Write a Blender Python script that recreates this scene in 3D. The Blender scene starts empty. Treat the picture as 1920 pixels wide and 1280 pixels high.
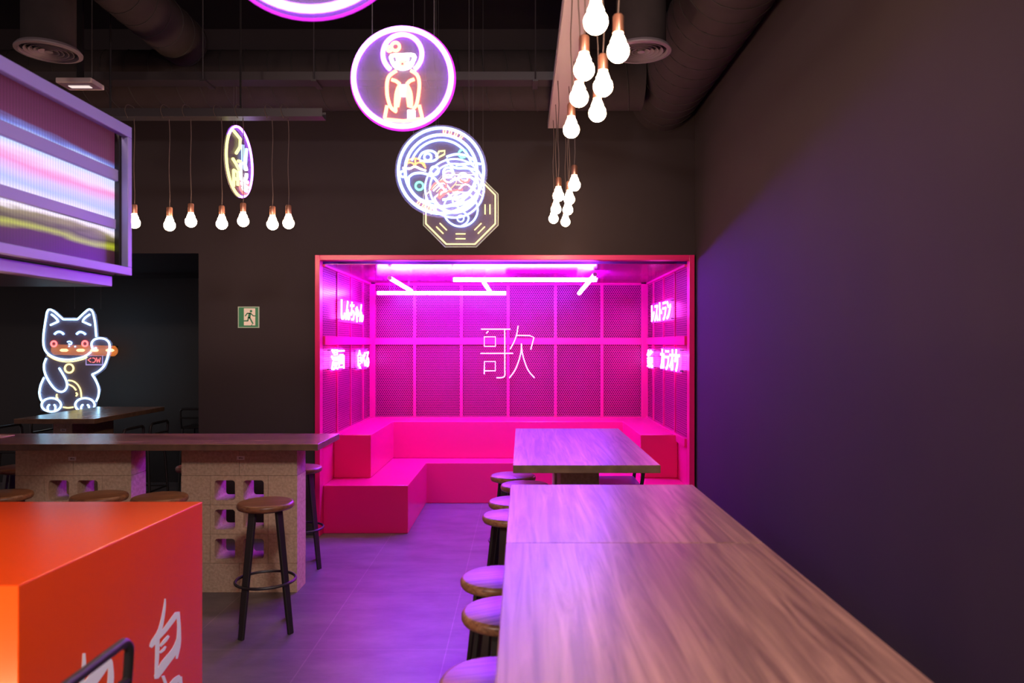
import bpy, bmesh, math, random
from mathutils import Vector, Matrix
random.seed(7)
PI = math.pi
scene = bpy.context.scene
C = scene.collection

# ------------------------------------------------------------ camera, world, exposure
cam_d = bpy.data.cameras.new('camera')
cam = bpy.data.objects.new('camera', cam_d)
C.objects.link(cam)
cam.location = (0, 0, 1.66)
cam.rotation_euler = (PI/2, 0, 0)
cam_d.sensor_width = 36.0
cam_d.lens = 36.0*1390/1920
cam_d.shift_x = -18/1920
cam_d.shift_y = 5/1920
cam_d.clip_start = 0.05
cam_d.dof.use_dof = True
cam_d.dof.focus_distance = 6.2
cam_d.dof.aperture_fstop = 2.8
scene.camera = cam
w = bpy.data.worlds.new('world')
scene.world = w
w.use_nodes = True
bg = w.node_tree.nodes['Background']
bg.inputs['Color'].default_value = (1.0, 0.70, 0.72, 1)
bg.inputs['Strength'].default_value = 0.20
scene.view_settings.view_transform = 'Standard'
scene.view_settings.look = 'None'
scene.view_settings.exposure = 0.15
scene.view_settings.gamma = 1.0
scene.view_settings.use_curve_mapping = False
scene.cycles.use_denoising = True
scene.cycles.sample_clamp_indirect = 4.0
scene.cycles.max_bounces = 8
scene.cycles.transparent_max_bounces = 16
scene.cycles.caustics_reflective = False
scene.cycles.caustics_refractive = False

def area_light(name, loc, rot, size, power, col):
    d = bpy.data.lights.new(name, 'AREA')
    d.shape = 'DISK'; d.size = size; d.energy = power; d.color = col
    o = bpy.data.objects.new(name, d)
    o.location = loc; o.rotation_euler = rot
    C.objects.link(o)
    return o
# unseen fill lights added behind the camera, standing in for the dining room's lamps
area_light('dining_room_lamp', (0.9, -1.0, 4.2), (math.radians(14), math.radians(-14), 0), 0.9, 230, (1.0, 0.84, 0.80))
area_light('dining_room_lamp', (-2.6, -1.2, 4.2), (math.radians(15), 0, 0), 0.9, 170, (1.0, 0.74, 0.62))

# ------------------------------------------------------------ materials
def mat(name, col=(0.5, 0.5, 0.5), rough=0.5, metal=0.0, emit=None, strength=0.0, alpha=1.0, noise=None, bump=0.0, coat=0.0, spec=None):
    m = bpy.data.materials.new(name)
    m.use_nodes = True
    nt = m.node_tree
    p = nt.nodes['Principled BSDF']
    p.inputs['Base Color'].default_value = (*col, 1)
    p.inputs['Roughness'].default_value = rough
    p.inputs['Metallic'].default_value = metal
    p.inputs['Alpha'].default_value = alpha
    if coat: p.inputs['Coat Weight'].default_value = coat
    if spec is not None: p.inputs['Specular IOR Level'].default_value = spec
    if emit:
        p.inputs['Emission Color'].default_value = (*emit, 1)
        p.inputs['Emission Strength'].default_value = strength
    if noise:
        scale, col2 = noise
        tc = nt.nodes.new('ShaderNodeTexCoord')
        n = nt.nodes.new('ShaderNodeTexNoise')
        n.inputs['Scale'].default_value = scale
        n.inputs['Detail'].default_value = 6
        nt.links.new(tc.outputs['Object'], n.inputs['Vector'])
        mx = nt.nodes.new('ShaderNodeMix'); mx.data_type = 'RGBA'
        mx.inputs[6].default_value = (*col, 1); mx.inputs[7].default_value = (*col2, 1)
        r = nt.nodes.new('ShaderNodeMapRange')
        r.inputs[1].default_value = 0.35; r.inputs[2].default_value = 0.65
        nt.links.new(n.outputs['Fac'], r.inputs[0])
        nt.links.new(r.outputs[0], mx.inputs[0])
        nt.links.new(mx.outputs[2], p.inputs['Base Color'])
        if bump:
            b = nt.nodes.new('ShaderNodeBump')
            b.inputs['Strength'].default_value = bump
            b.inputs['Distance'].default_value = 0.01
            nt.links.new(n.outputs['Fac'], b.inputs['Height'])
            nt.links.new(b.outputs[0], p.inputs['Normal'])
    return m

def neon(name, col, strength):
    m = bpy.data.materials.new(name); m.use_nodes = True
    nt = m.node_tree; nt.nodes.clear()
    e = nt.nodes.new('ShaderNodeEmission'); o = nt.nodes.new('ShaderNodeOutputMaterial')
    e.inputs[0].default_value = (*col, 1); e.inputs[1].default_value = strength
    nt.links.new(e.outputs[0], o.inputs[0])
    return m

def wood(name, c1, c2, axis, rough=0.36, fine=26.0, seams=None):
    m = mat(name, c1, rough)
    nt = m.node_tree; p = nt.nodes['Principled BSDF']
    tc = nt.nodes.new('ShaderNodeTexCoord'); mp = nt.nodes.new('ShaderNodeMapping')
    s = [fine, fine, fine]; s[axis] = fine*0.045
    mp.inputs['Scale'].default_value = s
    nt.links.new(tc.outputs['Object'], mp.inputs[0])
    n = nt.nodes.new('ShaderNodeTexNoise'); n.inputs['Scale'].default_value = 1.0
    n.inputs['Detail'].default_value = 8; n.inputs['Roughness'].default_value = 0.62; n.inputs['Distortion'].default_value = 1.2
    nt.links.new(mp.outputs[0], n.inputs['Vector'])
    cr = nt.nodes.new('ShaderNodeValToRGB')
    cr.color_ramp.elements[0].position = 0.36; cr.color_ramp.elements[0].color = (*c1, 1)
    cr.color_ramp.elements[1].position = 0.66; cr.color_ramp.elements[1].color = (*c2, 1)
    nt.links.new(n.outputs['Fac'], cr.inputs[0])
    # broad plank-to-plank drift across the grain
    mp2 = nt.nodes.new('ShaderNodeMapping'); s2 = [5.0, 5.0, 5.0]; s2[axis] = 0.5
    mp2.inputs['Scale'].default_value = s2
    nt.links.new(tc.outputs['Object'], mp2.inputs[0])
    n2 = nt.nodes.new('ShaderNodeTexNoise'); n2.inputs['Scale'].default_value = 1.0; n2.inputs['Detail'].default_value = 2
    nt.links.new(mp2.outputs[0], n2.inputs['Vector'])
    hs = nt.nodes.new('ShaderNodeHueSaturation')
    r = nt.nodes.new('ShaderNodeMapRange'); r.inputs[1].default_value = 0.3; r.inputs[2].default_value = 0.7
    r.inputs[3].default_value = 0.72; r.inputs[4].default_value = 1.25
    nt.links.new(n2.outputs['Fac'], r.inputs[0]); nt.links.new(r.outputs[0], hs.inputs['Value'])
    nt.links.new(cr.outputs[0], hs.inputs['Color'])
    nt.links.new(hs.outputs[0], p.inputs['Base Color'])
    b = nt.nodes.new('ShaderNodeBump'); b.inputs['Strength'].default_value = 0.12; b.inputs['Distance'].default_value = 0.002
    nt.links.new(n.outputs['Fac'], b.inputs['Height']); nt.links.new(b.outputs[0], p.inputs['Normal'])
    return m

def floor_mat():
    m = mat('floor_concrete_tile', (0.3, 0.28, 0.27), 0.42)
    nt = m.node_tree; p = nt.nodes['Principled BSDF']
    tc = nt.nodes.new('ShaderNodeTexCoord'); mp = nt.nodes.new('ShaderNodeMapping')
    mp.inputs['Location'].default_value = (0.408, -5.84, 0)
    nt.links.new(tc.outputs['Object'], mp.inputs[0])
    br = nt.nodes.new('ShaderNodeTexBrick')
    br.offset = 0; br.inputs['Scale'].default_value = 1; br.inputs['Mortar Size'].default_value = 0.0032
    br.inputs['Brick Width'].default_value = 0.7265; br.inputs['Row Height'].default_value = 0.905
    br.inputs['Color1'].default_value = (1, 1, 1, 1); br.inputs['Color2'].default_value = (0.93, 0.93, 0.93, 1)
    br.inputs['Mortar'].default_value = (1.5, 1.45, 1.4, 1)
    nt.links.new(mp.outputs[0], br.inputs['Vector'])
    n = nt.nodes.new('ShaderNodeTexNoise'); n.inputs['Scale'].default_value = 3.2; n.inputs['Detail'].default_value = 9
    n.inputs['Roughness'].default_value = 0.68
    mp2 = nt.nodes.new('ShaderNodeMapping'); mp2.inputs['Scale'].default_value = (0.7, 1.6, 1)
    nt.links.new(tc.outputs['Object'], mp2.inputs[0]); nt.links.new(mp2.outputs[0], n.inputs['Vector'])
    cr = nt.nodes.new('ShaderNodeValToRGB')
    cr.color_ramp.elements[0].position = 0.3; cr.color_ramp.elements[0].color = (0.080, 0.066, 0.070, 1)
    cr.color_ramp.elements[1].position = 0.72; cr.color_ramp.elements[1].color = (0.175, 0.145, 0.150, 1)
    nt.links.new(n.outputs['Fac'], cr.inputs[0])
    mx = nt.nodes.new('ShaderNodeMix'); mx.data_type = 'RGBA'; mx.blend_type = 'MULTIPLY'; mx.inputs[0].default_value = 1
    nt.links.new(cr.outputs[0], mx.inputs[6]); nt.links.new(br.outputs['Color'], mx.inputs[7])
    nt.links.new(mx.outputs[2], p.inputs['Base Color'])
    return m

def perforated(name, col, iu, iv, rough=0.28, pitch=0.0229, rr=0.37):
    """painted sheet with staggered round holes; iu, iv pick the sheet's two axes"""
    m = mat(name, col, rough)
    nt = m.node_tree; p = nt.nodes['Principled BSDF']
    tc = nt.nodes.new('ShaderNodeTexCoord'); sp = nt.nodes.new('ShaderNodeSeparateXYZ')
    nt.links.new(tc.outputs['Object'], sp.inputs[0])
    def M(op, a, b=None):
        k = nt.nodes.new('ShaderNodeMath'); k.operation = op
        for i, v in enumerate((a, b)):
            if v is None: continue
            if isinstance(v, (int, float)): k.inputs[i].default_value = v
            else: nt.links.new(v, k.inputs[i])
        return k.outputs[0]
    U, V = sp.outputs[iu], sp.outputs[iv]
    s = pitch*math.sqrt(3)
    def d(u, v):
        a = M('PINGPONG', u, pitch/2); b = M('PINGPONG', v, s/2)
        return M('SQRT', M('ADD', M('MULTIPLY', a, a), M('MULTIPLY', b, b)))
    dist = M('MINIMUM', d(U, V), d(M('ADD', U, pitch/2), M('ADD', V, s/2)))
    solid = M('GREATER_THAN', dist, pitch*rr)
    nt.links.new(solid, p.inputs['Alpha'])
    return m

PINK = (0.64, 0.004, 0.14)
m_wall = mat('wall_charcoal_paint', (0.034, 0.027, 0.030), 0.85, noise=(0.8, (0.039, 0.031, 0.034)), spec=0.12)
m_wall_black = mat('alcove_black_paint', (0.012, 0.011, 0.012), 0.6)
m_ceiling = mat('ceiling_black_paint', (0.014, 0.011, 0.013), 0.9)
m_floor = floor_mat()
m_skirt = mat('baseboard_black', (0.02, 0.017, 0.018), 0.5)
m_top_y = wood('walnut_top_lengthwise', (0.125, 0.060, 0.048), (0.32, 0.175, 0.128), 1, rough=0.40)
m_top_x = wood('walnut_top_crosswise', (0.10, 0.046, 0.034), (0.28, 0.145, 0.10), 0, rough=0.27)
m_top_pale = wood('pale_walnut_top', (0.22, 0.125, 0.10), (0.50, 0.31, 0.25), 1, rough=0.20)
m_edge = mat('walnut_edge_band', (0.14, 0.078, 0.045), 0.5, noise=(14, (0.085, 0.045, 0.028)))
m_seat = wood('stool_seat_wood', (0.10, 0.036, 0.016), (0.25, 0.115, 0.055), 0, rough=0.38, fine=40)
m_steel = mat('black_powder_coated_steel', (0.013, 0.011, 0.012), 0.42)
m_block = mat('concrete_block', (0.56, 0.40, 0.28), 0.92, noise=(55, (0.44, 0.31, 0.21)), bump=0.5)
m_tag = mat('tag_paper', (0.75, 0.68, 0.66), 0.6)
m_ink = mat('tag_ink', (0.06, 0.03, 0.03), 0.6)
m_pink = mat('pink_red_lacquer', PINK, 0.30)
m_pink_s = mat('bench_pink_lacquer', PINK, 0.26)
m_perf_back = perforated('perforated_pink_back', (0.50, 0.003, 0.13), 0, 2, rr=0.40)
m_perf_side = perforated('perforated_pink_side', (0.50, 0.003, 0.13), 1, 2, rr=0.40)
m_perf_top = perforated('perforated_pink_top', (0.45, 0.006, 0.16), 0, 1, rough=0.17)
m_shell = mat('booth_shell_dark', (0.04, 0.005, 0.022), 0.8)
m_orange = mat('orange_counter_laminate', (0.80, 0.070, 0.002), 0.27)
m_white_vinyl = mat('white_vinyl_lettering', (0.86, 0.96, 0.98), 0.45)
m_lilac = mat('grey_painted_steel', (0.27, 0.25, 0.56), 0.42)
m_duct = mat('duct_dark_paint', (0.036, 0.028, 0.029), 0.85, spec=0.15, noise=(9, (0.031, 0.024, 0.025)))
m_duct_seam = mat('duct_seam', (0.018, 0.015, 0.015), 0.8)
m_diff = mat('diffuser_grey_paint', (0.16, 0.13, 0.15), 0.5)
m_tray = mat('galvanised_tray', (0.045, 0.037, 0.042), 0.45, metal=0.4)
m_cable = mat('cord_dark', (0.10, 0.07, 0.06), 0.6)
m_wire = mat('thin_steel_wire', (0.12, 0.11, 0.12), 0.4, metal=0.6)
m_copper = mat('copper_socket', (0.75, 0.36, 0.24), 0.32, metal=0.85)
m_bulb = neon('warm_bulb_glass', (1.0, 0.60, 0.36), 85)
m_led = neon('violet_led_tube', (0.27, 0.035, 1.0), 290)
m_cap = mat('tube_end_cap', (0.8, 0.75, 0.85), 0.4)
m_neon_mag = neon('neon_magenta', (1.0, 0.06, 0.80), 26.0)
m_neon_pink = neon('neon_rose', (1.0, 0.17, 0.78), 6.0)
m_neon_vio = neon('neon_violet', (0.48, 0.13, 1.0), 9.0)
m_neon_edge = neon('neon_magenta_edge', (0.80, 0.03, 0.95), 1.6)
m_neon_blue = neon('neon_ice_blue', (0.30, 0.48, 1.0), 6.0)
m_neon_cat = neon('neon_cool_white', (0.40, 0.74, 1.0), 5.5)
m_neon_deep = neon('neon_blue', (0.30, 0.55, 1.0), 3.0)
m_neon_cream = neon('neon_amber_red', (1.0, 0.22, 0.10), 8.0)
m_neon_yel = neon('neon_yellow', (1.0, 0.84, 0.28), 2.3)
m_neon_lime = neon('neon_lime', (0.88, 0.90, 0.25), 2.4)
m_neon_green = neon('neon_green', (0.20, 1.0, 0.60), 2.6)
m_neon_red = neon('neon_red', (1.0, 0.12, 0.12), 3.2)
m_neon_orange = neon('neon_orange', (1.0, 0.36, 0.14), 2.6)
m_neon_white = neon('neon_white', (1.0, 0.85, 0.95), 4.0)
m_acryl = mat('clear_acrylic', (0.62, 0.50, 0.78), 0.12, alpha=0.13)
m_amber_refl = mat('amber_glass', (0.55, 0.20, 0.05), 0.1, alpha=0.6, emit=(1.0, 0.32, 0.07), strength=0.34)  # emission imitates a lamp mirrored in the cat's acrylic
m_filament_refl = neon('lamp_filament', (1.0, 0.55, 0.25), 6)  # bright spots of that mirrored lamp
m_green = mat('exit_sign_green', (0.035, 0.24, 0.11), 0.5)
m_cream = mat('exit_sign_white', (0.86, 0.80, 0.70), 0.5)
m_rim = mat('exit_sign_rim', (0.42, 0.56, 0.44), 0.4)
m_redsign = mat('red_plate', (0.5, 0.02, 0.03), 0.4, emit=(1.0, 0.03, 0.05), strength=0.25)
m_white_p = mat('white_plastic', (0.6, 0.5, 0.5), 0.45)
m_lens = neon('fitting_lens', (1.0, 0.8, 0.75), 0.9)
m_food = mat('orange_scraps', (0.6, 0.13, 0.04), 0.6)

def painted_reflection_mat():  # emissive colour bands stand in for streaks reflected in the reeded plastic
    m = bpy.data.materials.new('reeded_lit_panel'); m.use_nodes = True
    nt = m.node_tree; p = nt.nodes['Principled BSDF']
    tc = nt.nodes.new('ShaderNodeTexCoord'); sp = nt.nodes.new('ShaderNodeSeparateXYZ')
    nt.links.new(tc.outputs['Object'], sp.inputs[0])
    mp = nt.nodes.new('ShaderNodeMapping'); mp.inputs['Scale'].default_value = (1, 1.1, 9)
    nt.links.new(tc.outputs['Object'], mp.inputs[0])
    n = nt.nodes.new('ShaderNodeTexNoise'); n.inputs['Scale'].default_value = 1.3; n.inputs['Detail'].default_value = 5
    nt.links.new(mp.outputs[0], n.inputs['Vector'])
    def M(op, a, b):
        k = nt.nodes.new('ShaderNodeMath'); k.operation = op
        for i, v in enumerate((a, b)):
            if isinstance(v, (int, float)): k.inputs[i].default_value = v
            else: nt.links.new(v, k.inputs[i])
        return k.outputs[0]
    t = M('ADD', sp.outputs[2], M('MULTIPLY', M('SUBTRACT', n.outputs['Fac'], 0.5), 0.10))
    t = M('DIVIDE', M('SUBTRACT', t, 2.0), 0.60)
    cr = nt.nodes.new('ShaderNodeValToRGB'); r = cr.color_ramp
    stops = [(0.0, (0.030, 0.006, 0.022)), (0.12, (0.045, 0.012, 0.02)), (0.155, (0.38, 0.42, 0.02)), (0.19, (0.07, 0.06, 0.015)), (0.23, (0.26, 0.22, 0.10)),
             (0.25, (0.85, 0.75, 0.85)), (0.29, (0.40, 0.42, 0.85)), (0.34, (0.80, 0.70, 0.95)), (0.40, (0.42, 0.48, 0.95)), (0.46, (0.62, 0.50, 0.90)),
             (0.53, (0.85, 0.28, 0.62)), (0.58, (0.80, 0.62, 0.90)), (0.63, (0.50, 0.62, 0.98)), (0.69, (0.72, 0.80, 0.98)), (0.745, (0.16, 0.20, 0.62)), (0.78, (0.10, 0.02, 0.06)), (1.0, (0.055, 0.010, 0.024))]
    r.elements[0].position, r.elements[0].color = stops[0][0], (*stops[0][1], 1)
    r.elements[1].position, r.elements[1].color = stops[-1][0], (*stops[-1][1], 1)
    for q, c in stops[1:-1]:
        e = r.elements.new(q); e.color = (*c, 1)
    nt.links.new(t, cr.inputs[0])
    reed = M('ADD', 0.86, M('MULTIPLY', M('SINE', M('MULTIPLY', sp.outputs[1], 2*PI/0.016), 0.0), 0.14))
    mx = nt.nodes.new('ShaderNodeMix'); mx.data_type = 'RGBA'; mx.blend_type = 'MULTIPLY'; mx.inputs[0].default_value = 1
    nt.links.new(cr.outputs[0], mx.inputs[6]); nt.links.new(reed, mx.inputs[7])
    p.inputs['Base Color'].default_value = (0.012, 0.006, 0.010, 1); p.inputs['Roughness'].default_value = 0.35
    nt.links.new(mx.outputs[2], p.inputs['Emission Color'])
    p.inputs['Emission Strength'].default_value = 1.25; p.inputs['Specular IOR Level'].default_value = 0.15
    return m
m_reflections = painted_reflection_mat()

# ------------------------------------------------------------ mesh helpers
class MB:
    def __init__(s): s.v = []; s.f = []
    def add(s, vs, fs):
        o = len(s.v); s.v += [Vector(p) for p in vs]; s.f += [[i+o for i in f] for f in fs]; return s
    def box(s, x0, x1, y0, y1, z0, z1):
        vs = [(x, y, z) for z in (z0, z1) for y in (y0, y1) for x in (x0, x1)]
        return s.add(vs, [(0, 2, 3, 1), (4, 5, 7, 6), (0, 1, 5, 4), (2, 6, 7, 3), (0, 4, 6, 2), (1, 3, 7, 5)])
    def tube(s, pts, r, seg=8, closed=False, rs=None):
        P = [Vector(p) for p in pts]; n = len(P)
        rings = []; up = None
        for i in range(n):
            if closed: a, b = P[i-1], P[(i+1) % n]
            else: a, b = P[max(0, i-1)], P[min(n-1, i+1)]
            t = b-a
            if t.length < 1e-9: t = Vector((0, 0, 1))
            t.normalize()
            if up is None:
                up = t.orthogonal().normalized()
            else:
                up = up-t*up.dot(t)
                up = up.normalized() if up.length > 1e-6 else t.orthogonal().normalized()
            sd = t.cross(up); q = rs[i] if rs else r
            rings.append([P[i]+(up*math.cos(2*PI*k/seg)+sd*math.sin(2*PI*k/seg))*q for k in range(seg)])
        vs = [p for g in rings for p in g]; fs = []
        for i in range(n if closed else n-1):
            j = (i+1) % n
            off = 0
            if closed and j == 0:   # best twist match for the closing seam
                off = min(range(seg), key=lambda o: (rings[0][o]-rings[i][0]).length)
            for k in range(seg):
                fs.append((i*seg+k, i*seg+(k+1) % seg, j*seg+(k+1+off) % seg, j*seg+(k+off) % seg))
        if not closed:
            fs.append(tuple(range(seg))[::-1]); fs.append(tuple((n-1)*seg+k for k in range(seg)))
        return s.add(vs, fs)
    def lathe(s, prof, seg=32, loc=(0, 0, 0)):
        L = Vector(loc); vs = []; fs = []; n = len(prof)
        for k in range(seg):
            a = 2*PI*k/seg
            for r, z in prof: vs.append(L+Vector((r*math.cos(a), r*math.sin(a), z)))
        for k in range(seg):
            j = (k+1) % seg
            for i in range(n-1): fs.append((k*n+i, j*n+i, j*n+i+1, k*n+i+1))
        return s.add(vs, fs)
    def prism(s, pts, fn, d0, d1):
        """closed outline pts (u,v) mapped by fn(u,v,d) and given thickness d0..d1"""
        n = len(pts)
        vs = [fn(u, v, d0) for u, v in pts]+[fn(u, v, d1) for u, v in pts]
        fs = [tuple(range(n))[::-1], tuple(range(n, 2*n))]+[(i, (i+1) % n, n+(i+1) % n, n+i) for i in range(n)]
        return s.add(vs, fs)
    def build(s, name, m, parent=None, smooth=False, bevel=0.0, bseg=2, weld=False, world=True):
        org = ORG.get(parent.as_pointer(), Vector()) if parent and world else Vector()
        bm = bmesh.new()
        vv = [bm.verts.new(p-org) for p in s.v]
        for f in s.f:
            try: bm.faces.new([vv[i] for i in f])
            except ValueError: pass
        if weld: bmesh.ops.remove_doubles(bm, verts=bm.verts, dist=1e-5)
        bmesh.ops.recalc_face_normals(bm, faces=bm.faces)
        if bevel:
            ed = [e for e in bm.edges if len(e.link_faces) == 2 and e.calc_face_angle(0) > 0.6]
            bmesh.ops.bevel(bm, geom=ed, offset=bevel, segments=bseg, affect='EDGES', profile=0.5)
        me = bpy.data.meshes.new(name); bm.to_mesh(me); bm.free()
        me.materials.append(m)
        if smooth:
            for p in me.polygons: p.use_smooth = True
            try: me.set_sharp_from_angle(angle=math.radians(40))
            except Exception: pass
        o = bpy.data.objects.new(name, me); C.objects.link(o)
        if parent:
            o.parent = parent; ORG[o.as_pointer()] = ORG.get(parent.as_pointer(), Vector())
        return o
ORG = {}
def tag(o, label, cat, group=None):
    o['label'] = label; o['category'] = cat
    if group: o['group'] = group
    return o
def thing(name, label, cat, loc=(0, 0, 0), rz=0, group=None):
    o = bpy.data.objects.new(name, None); C.objects.link(o)
    o.empty_display_size = 0.1
    o.location = loc; o.rotation_euler = (0, 0, rz)
    ORG[o.as_pointer()] = Vector(loc)
    return tag(o, label, cat, group)
def struct(o): o['kind'] = 'structure'; return o
def dup(root, loc, label, rz=None, group=None):
    r = root.copy(); C.objects.link(r); r.location = loc
    if rz is not None: r.rotation_euler = (0, 0, rz)
    r['label'] = label
    for ch in list(root.children):
        c = ch.copy(); C.objects.link(c); c.parent = r
        for g in list(ch.children):
            d = g.copy(); C.objects.link(d); d.parent = c
    return r
def sm(pts, n=5, closed=False):
    """Catmull-Rom smoothing of a 2-D or 3-D polyline"""
    P = [Vector(p) for p in pts]; N = len(P); out = []
    rng = range(N) if closed else range(N-1)
    for i in rng:
        if closed: p0, p1, p2, p3 = P[i-1], P[i], P[(i+1) % N], P[(i+2) % N]
        else: p0, p1, p2, p3 = P[max(0, i-1)], P[i], P[i+1], P[min(N-1, i+2)]
        for k in range(n):
            t = k/n
            out.append(0.5*((2*p1)+(p2-p0)*t+(2*p0-5*p1+4*p2-p3)*t*t+(3*p1-p0-3*p2+p3)*t**3))
    if not closed: out.append(P[-1])
    return [tuple(p) for p in out]
def circ(cx, cy, r, n=28, a0=0.0, a1=2*PI, ry=None):
    full = abs(a1-a0-2*PI) < 1e-6
    m = n if full else n+1
    return [(cx+r*math.cos(a0+(a1-a0)*k/n), cy+(ry or r)*math.sin(a0+(a1-a0)*k/n)) for k in range(m)]
_glyph = {}
def glyphs(text, offset=0.0):
    """outline mesh of text from the built-in font: (verts2d, faces), unit em"""
    k = (text, offset)
    if k not in _glyph:
        cu = bpy.data.curves.new('glyph', 'FONT'); cu.body = text; cu.resolution_u = 3; cu.offset = offset
        ob = bpy.data.objects.new('glyph', cu); C.objects.link(ob)
        dg = bpy.context.evaluated_depsgraph_get(); ev = ob.evaluated_get(dg); me = ev.to_mesh()
        vs = [(v.co.x, v.co.y) for v in me.vertices]; fs = [tuple(p.vertices) for p in me.polygons]
        ev.to_mesh_clear(); bpy.data.objects.remove(ob); bpy.data.curves.remove(cu)
        xs = [p[0] for p in vs]; ys = [p[1] for p in vs]
        x0, x1, y0, y1 = min(xs), max(xs), min(ys), max(ys)
        _glyph[k] = ([((x-x0)/(x1-x0), (y-y0)/(y1-y0)) for x, y in vs], fs)
    return _glyph[k]
def put_text(mb, text, fn, u0, u1, v0, v1, depth, offset=0.0):
    """solid letters stretched into the box u0..u1, v0..v1, standing depth proud of the surface fn(u,v,d)"""
    vs, fs = glyphs(text, offset)
    n = len(vs)
    P = [fn(u0+(u1-u0)*x, v0+(v1-v0)*y, 0) for x, y in vs]+[fn(u0+(u1-u0)*x, v0+(v1-v0)*y, depth) for x, y in vs]
    cnt = {}
    for f in fs:
        for i in range(len(f)):
            e = (f[i], f[(i+1) % len(f)]); cnt[e] = 1
    side = [(a, b, n+b, n+a) for (a, b) in cnt if (b, a) not in cnt]
    mb.add(P, [tuple(i+n for i in f) for f in fs]+side)

# ------------------------------------------------------------ the room
XW = 1.508      # right wall
YB = 6.45       # back wall
ZC = 4.4
struct(MB().box(-7.5, XW+0.1, -3.5, 9.0, -0.1, 0).build('floor', m_floor))
struct(MB().box(XW, XW+0.12, -3.5, YB+0.2, 0, ZC).build('wall_right', m_wall))
wb = MB()
wb.box(-2.81, -1.785, YB, YB+0.12, 0, ZC)
wb.box(-1.785, XW, YB, YB+0.12, 2.435, ZC)
wb.box(-7.5, -2.81, YB, YB+0.12, 2.45, ZC)
struct(wb.build('wall_back', m_wall))
struct(MB().box(-7.5, -2.69, 8.92, 9.0, 0, 2.45).build('wall_alcove_back', m_wall_black))
struct(MB().box(-2.81, -2.69, YB+0.12, 8.92, 0, 2.45).build('wall_alcove_right', m_wall_black))
struct(MB().box(-7.5, -2.69, YB+0.12, 9.0, 2.45, 2.53).build('ceiling_alcove', m_wall))
struct(MB().box(-7.5, XW+0.1, -3.5, YB+0.2, ZC, ZC+0.1).build('ceiling', m_ceiling))
struct(MB().box(-2.81, -1.787, YB-0.015, YB, 0, 0.08).build('baseboard_back', m_skirt))
struct(MB().box(XW-0.015, XW, -3.5, YB-0.06, 0, 0.08).build('baseboard_right', m_skirt))

# ------------------------------------------------------------ seating booth
XL, XR, YBK, ZT = -1.742, 1.448, 8.52, 2.36
booth = thing('seating_booth', 'hot pink perforated metal seating booth recessed into the back wall', 'booth', (-0.147, YB, 0))
sh = MB()
sh.box(XL-0.08, XL-0.06, YB+0.13, YBK+0.1, 0, 2.47); sh.box(XR+0.06-0.002, XR+0.078, YB+0.21, YBK+0.1, 0, 2.47)
sh.box(XL-0.08, XR+0.078, YBK+0.08, YBK+0.1, 0, 2.47); sh.box(XL-0.08, XR+0.05, YB+0.21, YBK+0.1, 2.45, 2.47)
sh.build('shell', m_shell, booth)
fr = MB()
for x0, x1 in ((-1.785, -1.742), (1.448, 1.494)):
    fr.box(x0, x1, YB-0.05, YB+0.05, 0, 2.43)
fr.box(-1.742, 1.448, YB-0.05, YB+0.05, 2.385, 2.43)
fr.build('front_frame', m_pink, booth, bevel=0.003)
bars_x = [-1.694, -1.229, -0.693, -0.155, 0.390, 0.923, 1.388]
zr = ((0.83, 1.655), (1.73, 2.34))
for i in range(6):
    for z0, z1 in zr:
        MB().box(bars_x[i]+0.016, bars_x[i+1]-0.016, YBK, YBK+0.003, z0, z1).build('back_panel', m_perf_back, booth)
bb = MB()
for x in bars_x[1:-1]: bb.box(x-0.016, x+0.016, YBK-0.012, YBK+0.02, 0.8, 2.35)
bb.box(XL, -1.678, YBK-0.03, YBK+0.03, 0.8, 2.35); bb.box(1.372, XR, YBK-0.03, YBK+0.03, 0.8, 2.35)
bb.build('back_upright', m_pink, booth)
rl = MB()
rl.box(-1.678, 1.372, YBK-0.02, YBK+0.02, 1.655, 1.73); rl.box(-1.678, 1.372, YBK-0.02, YBK+0.02, 0.76, 0.83)
rl.box(-1.678, 1.372, YBK-0.02, YBK+0.02, 2.34, 2.36)
rl.build('back_rail', m_pink, booth)
ys = [YB+0.05, 6.99, 7.55, 8.14, YBK-0.03]
for x0, x1 in ((XL-0.004, XL), (XR, XR+0.004)):
    for i in range(4):
        for z0, z1 in zr:
            MB().box(x0, x1, ys[i]+0.012, ys[i+1]-0.012, z0, z1).build('side_panel', m_perf_side, booth)
for sgn, x in ((1, XL), (-1, XR)):
    a, b = sorted((x-0.012*sgn, x+0.008*sgn))
    r2 = MB()
    for y in ys[1:-1]: r2.box(a, b, y-0.012, y+0.012, 0.83, 2.35)
    a, b = sorted((x-0.02*sgn, x+0.02*sgn))
    for z0, z1 in ((1.655, 1.73), (0.76, 0.83), (2.34, 2.36)): r2.box(a, b, YB+0.05, YBK-0.03, z0, z1)
    r2.build('side_rail', m_pink, booth)
    a, b = sorted((x-0.02*sgn, x))
    MB().box(a, b, YB+0.05, YBK-0.03, 0, 0.76).build('side_skirt', m_pink, booth)
MB().box(XL+0.02, XR-0.02, YB+0.05, YBK-0.02, ZT, ZT+0.003).build('ceiling_panel', m_perf_top, booth)

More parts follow.
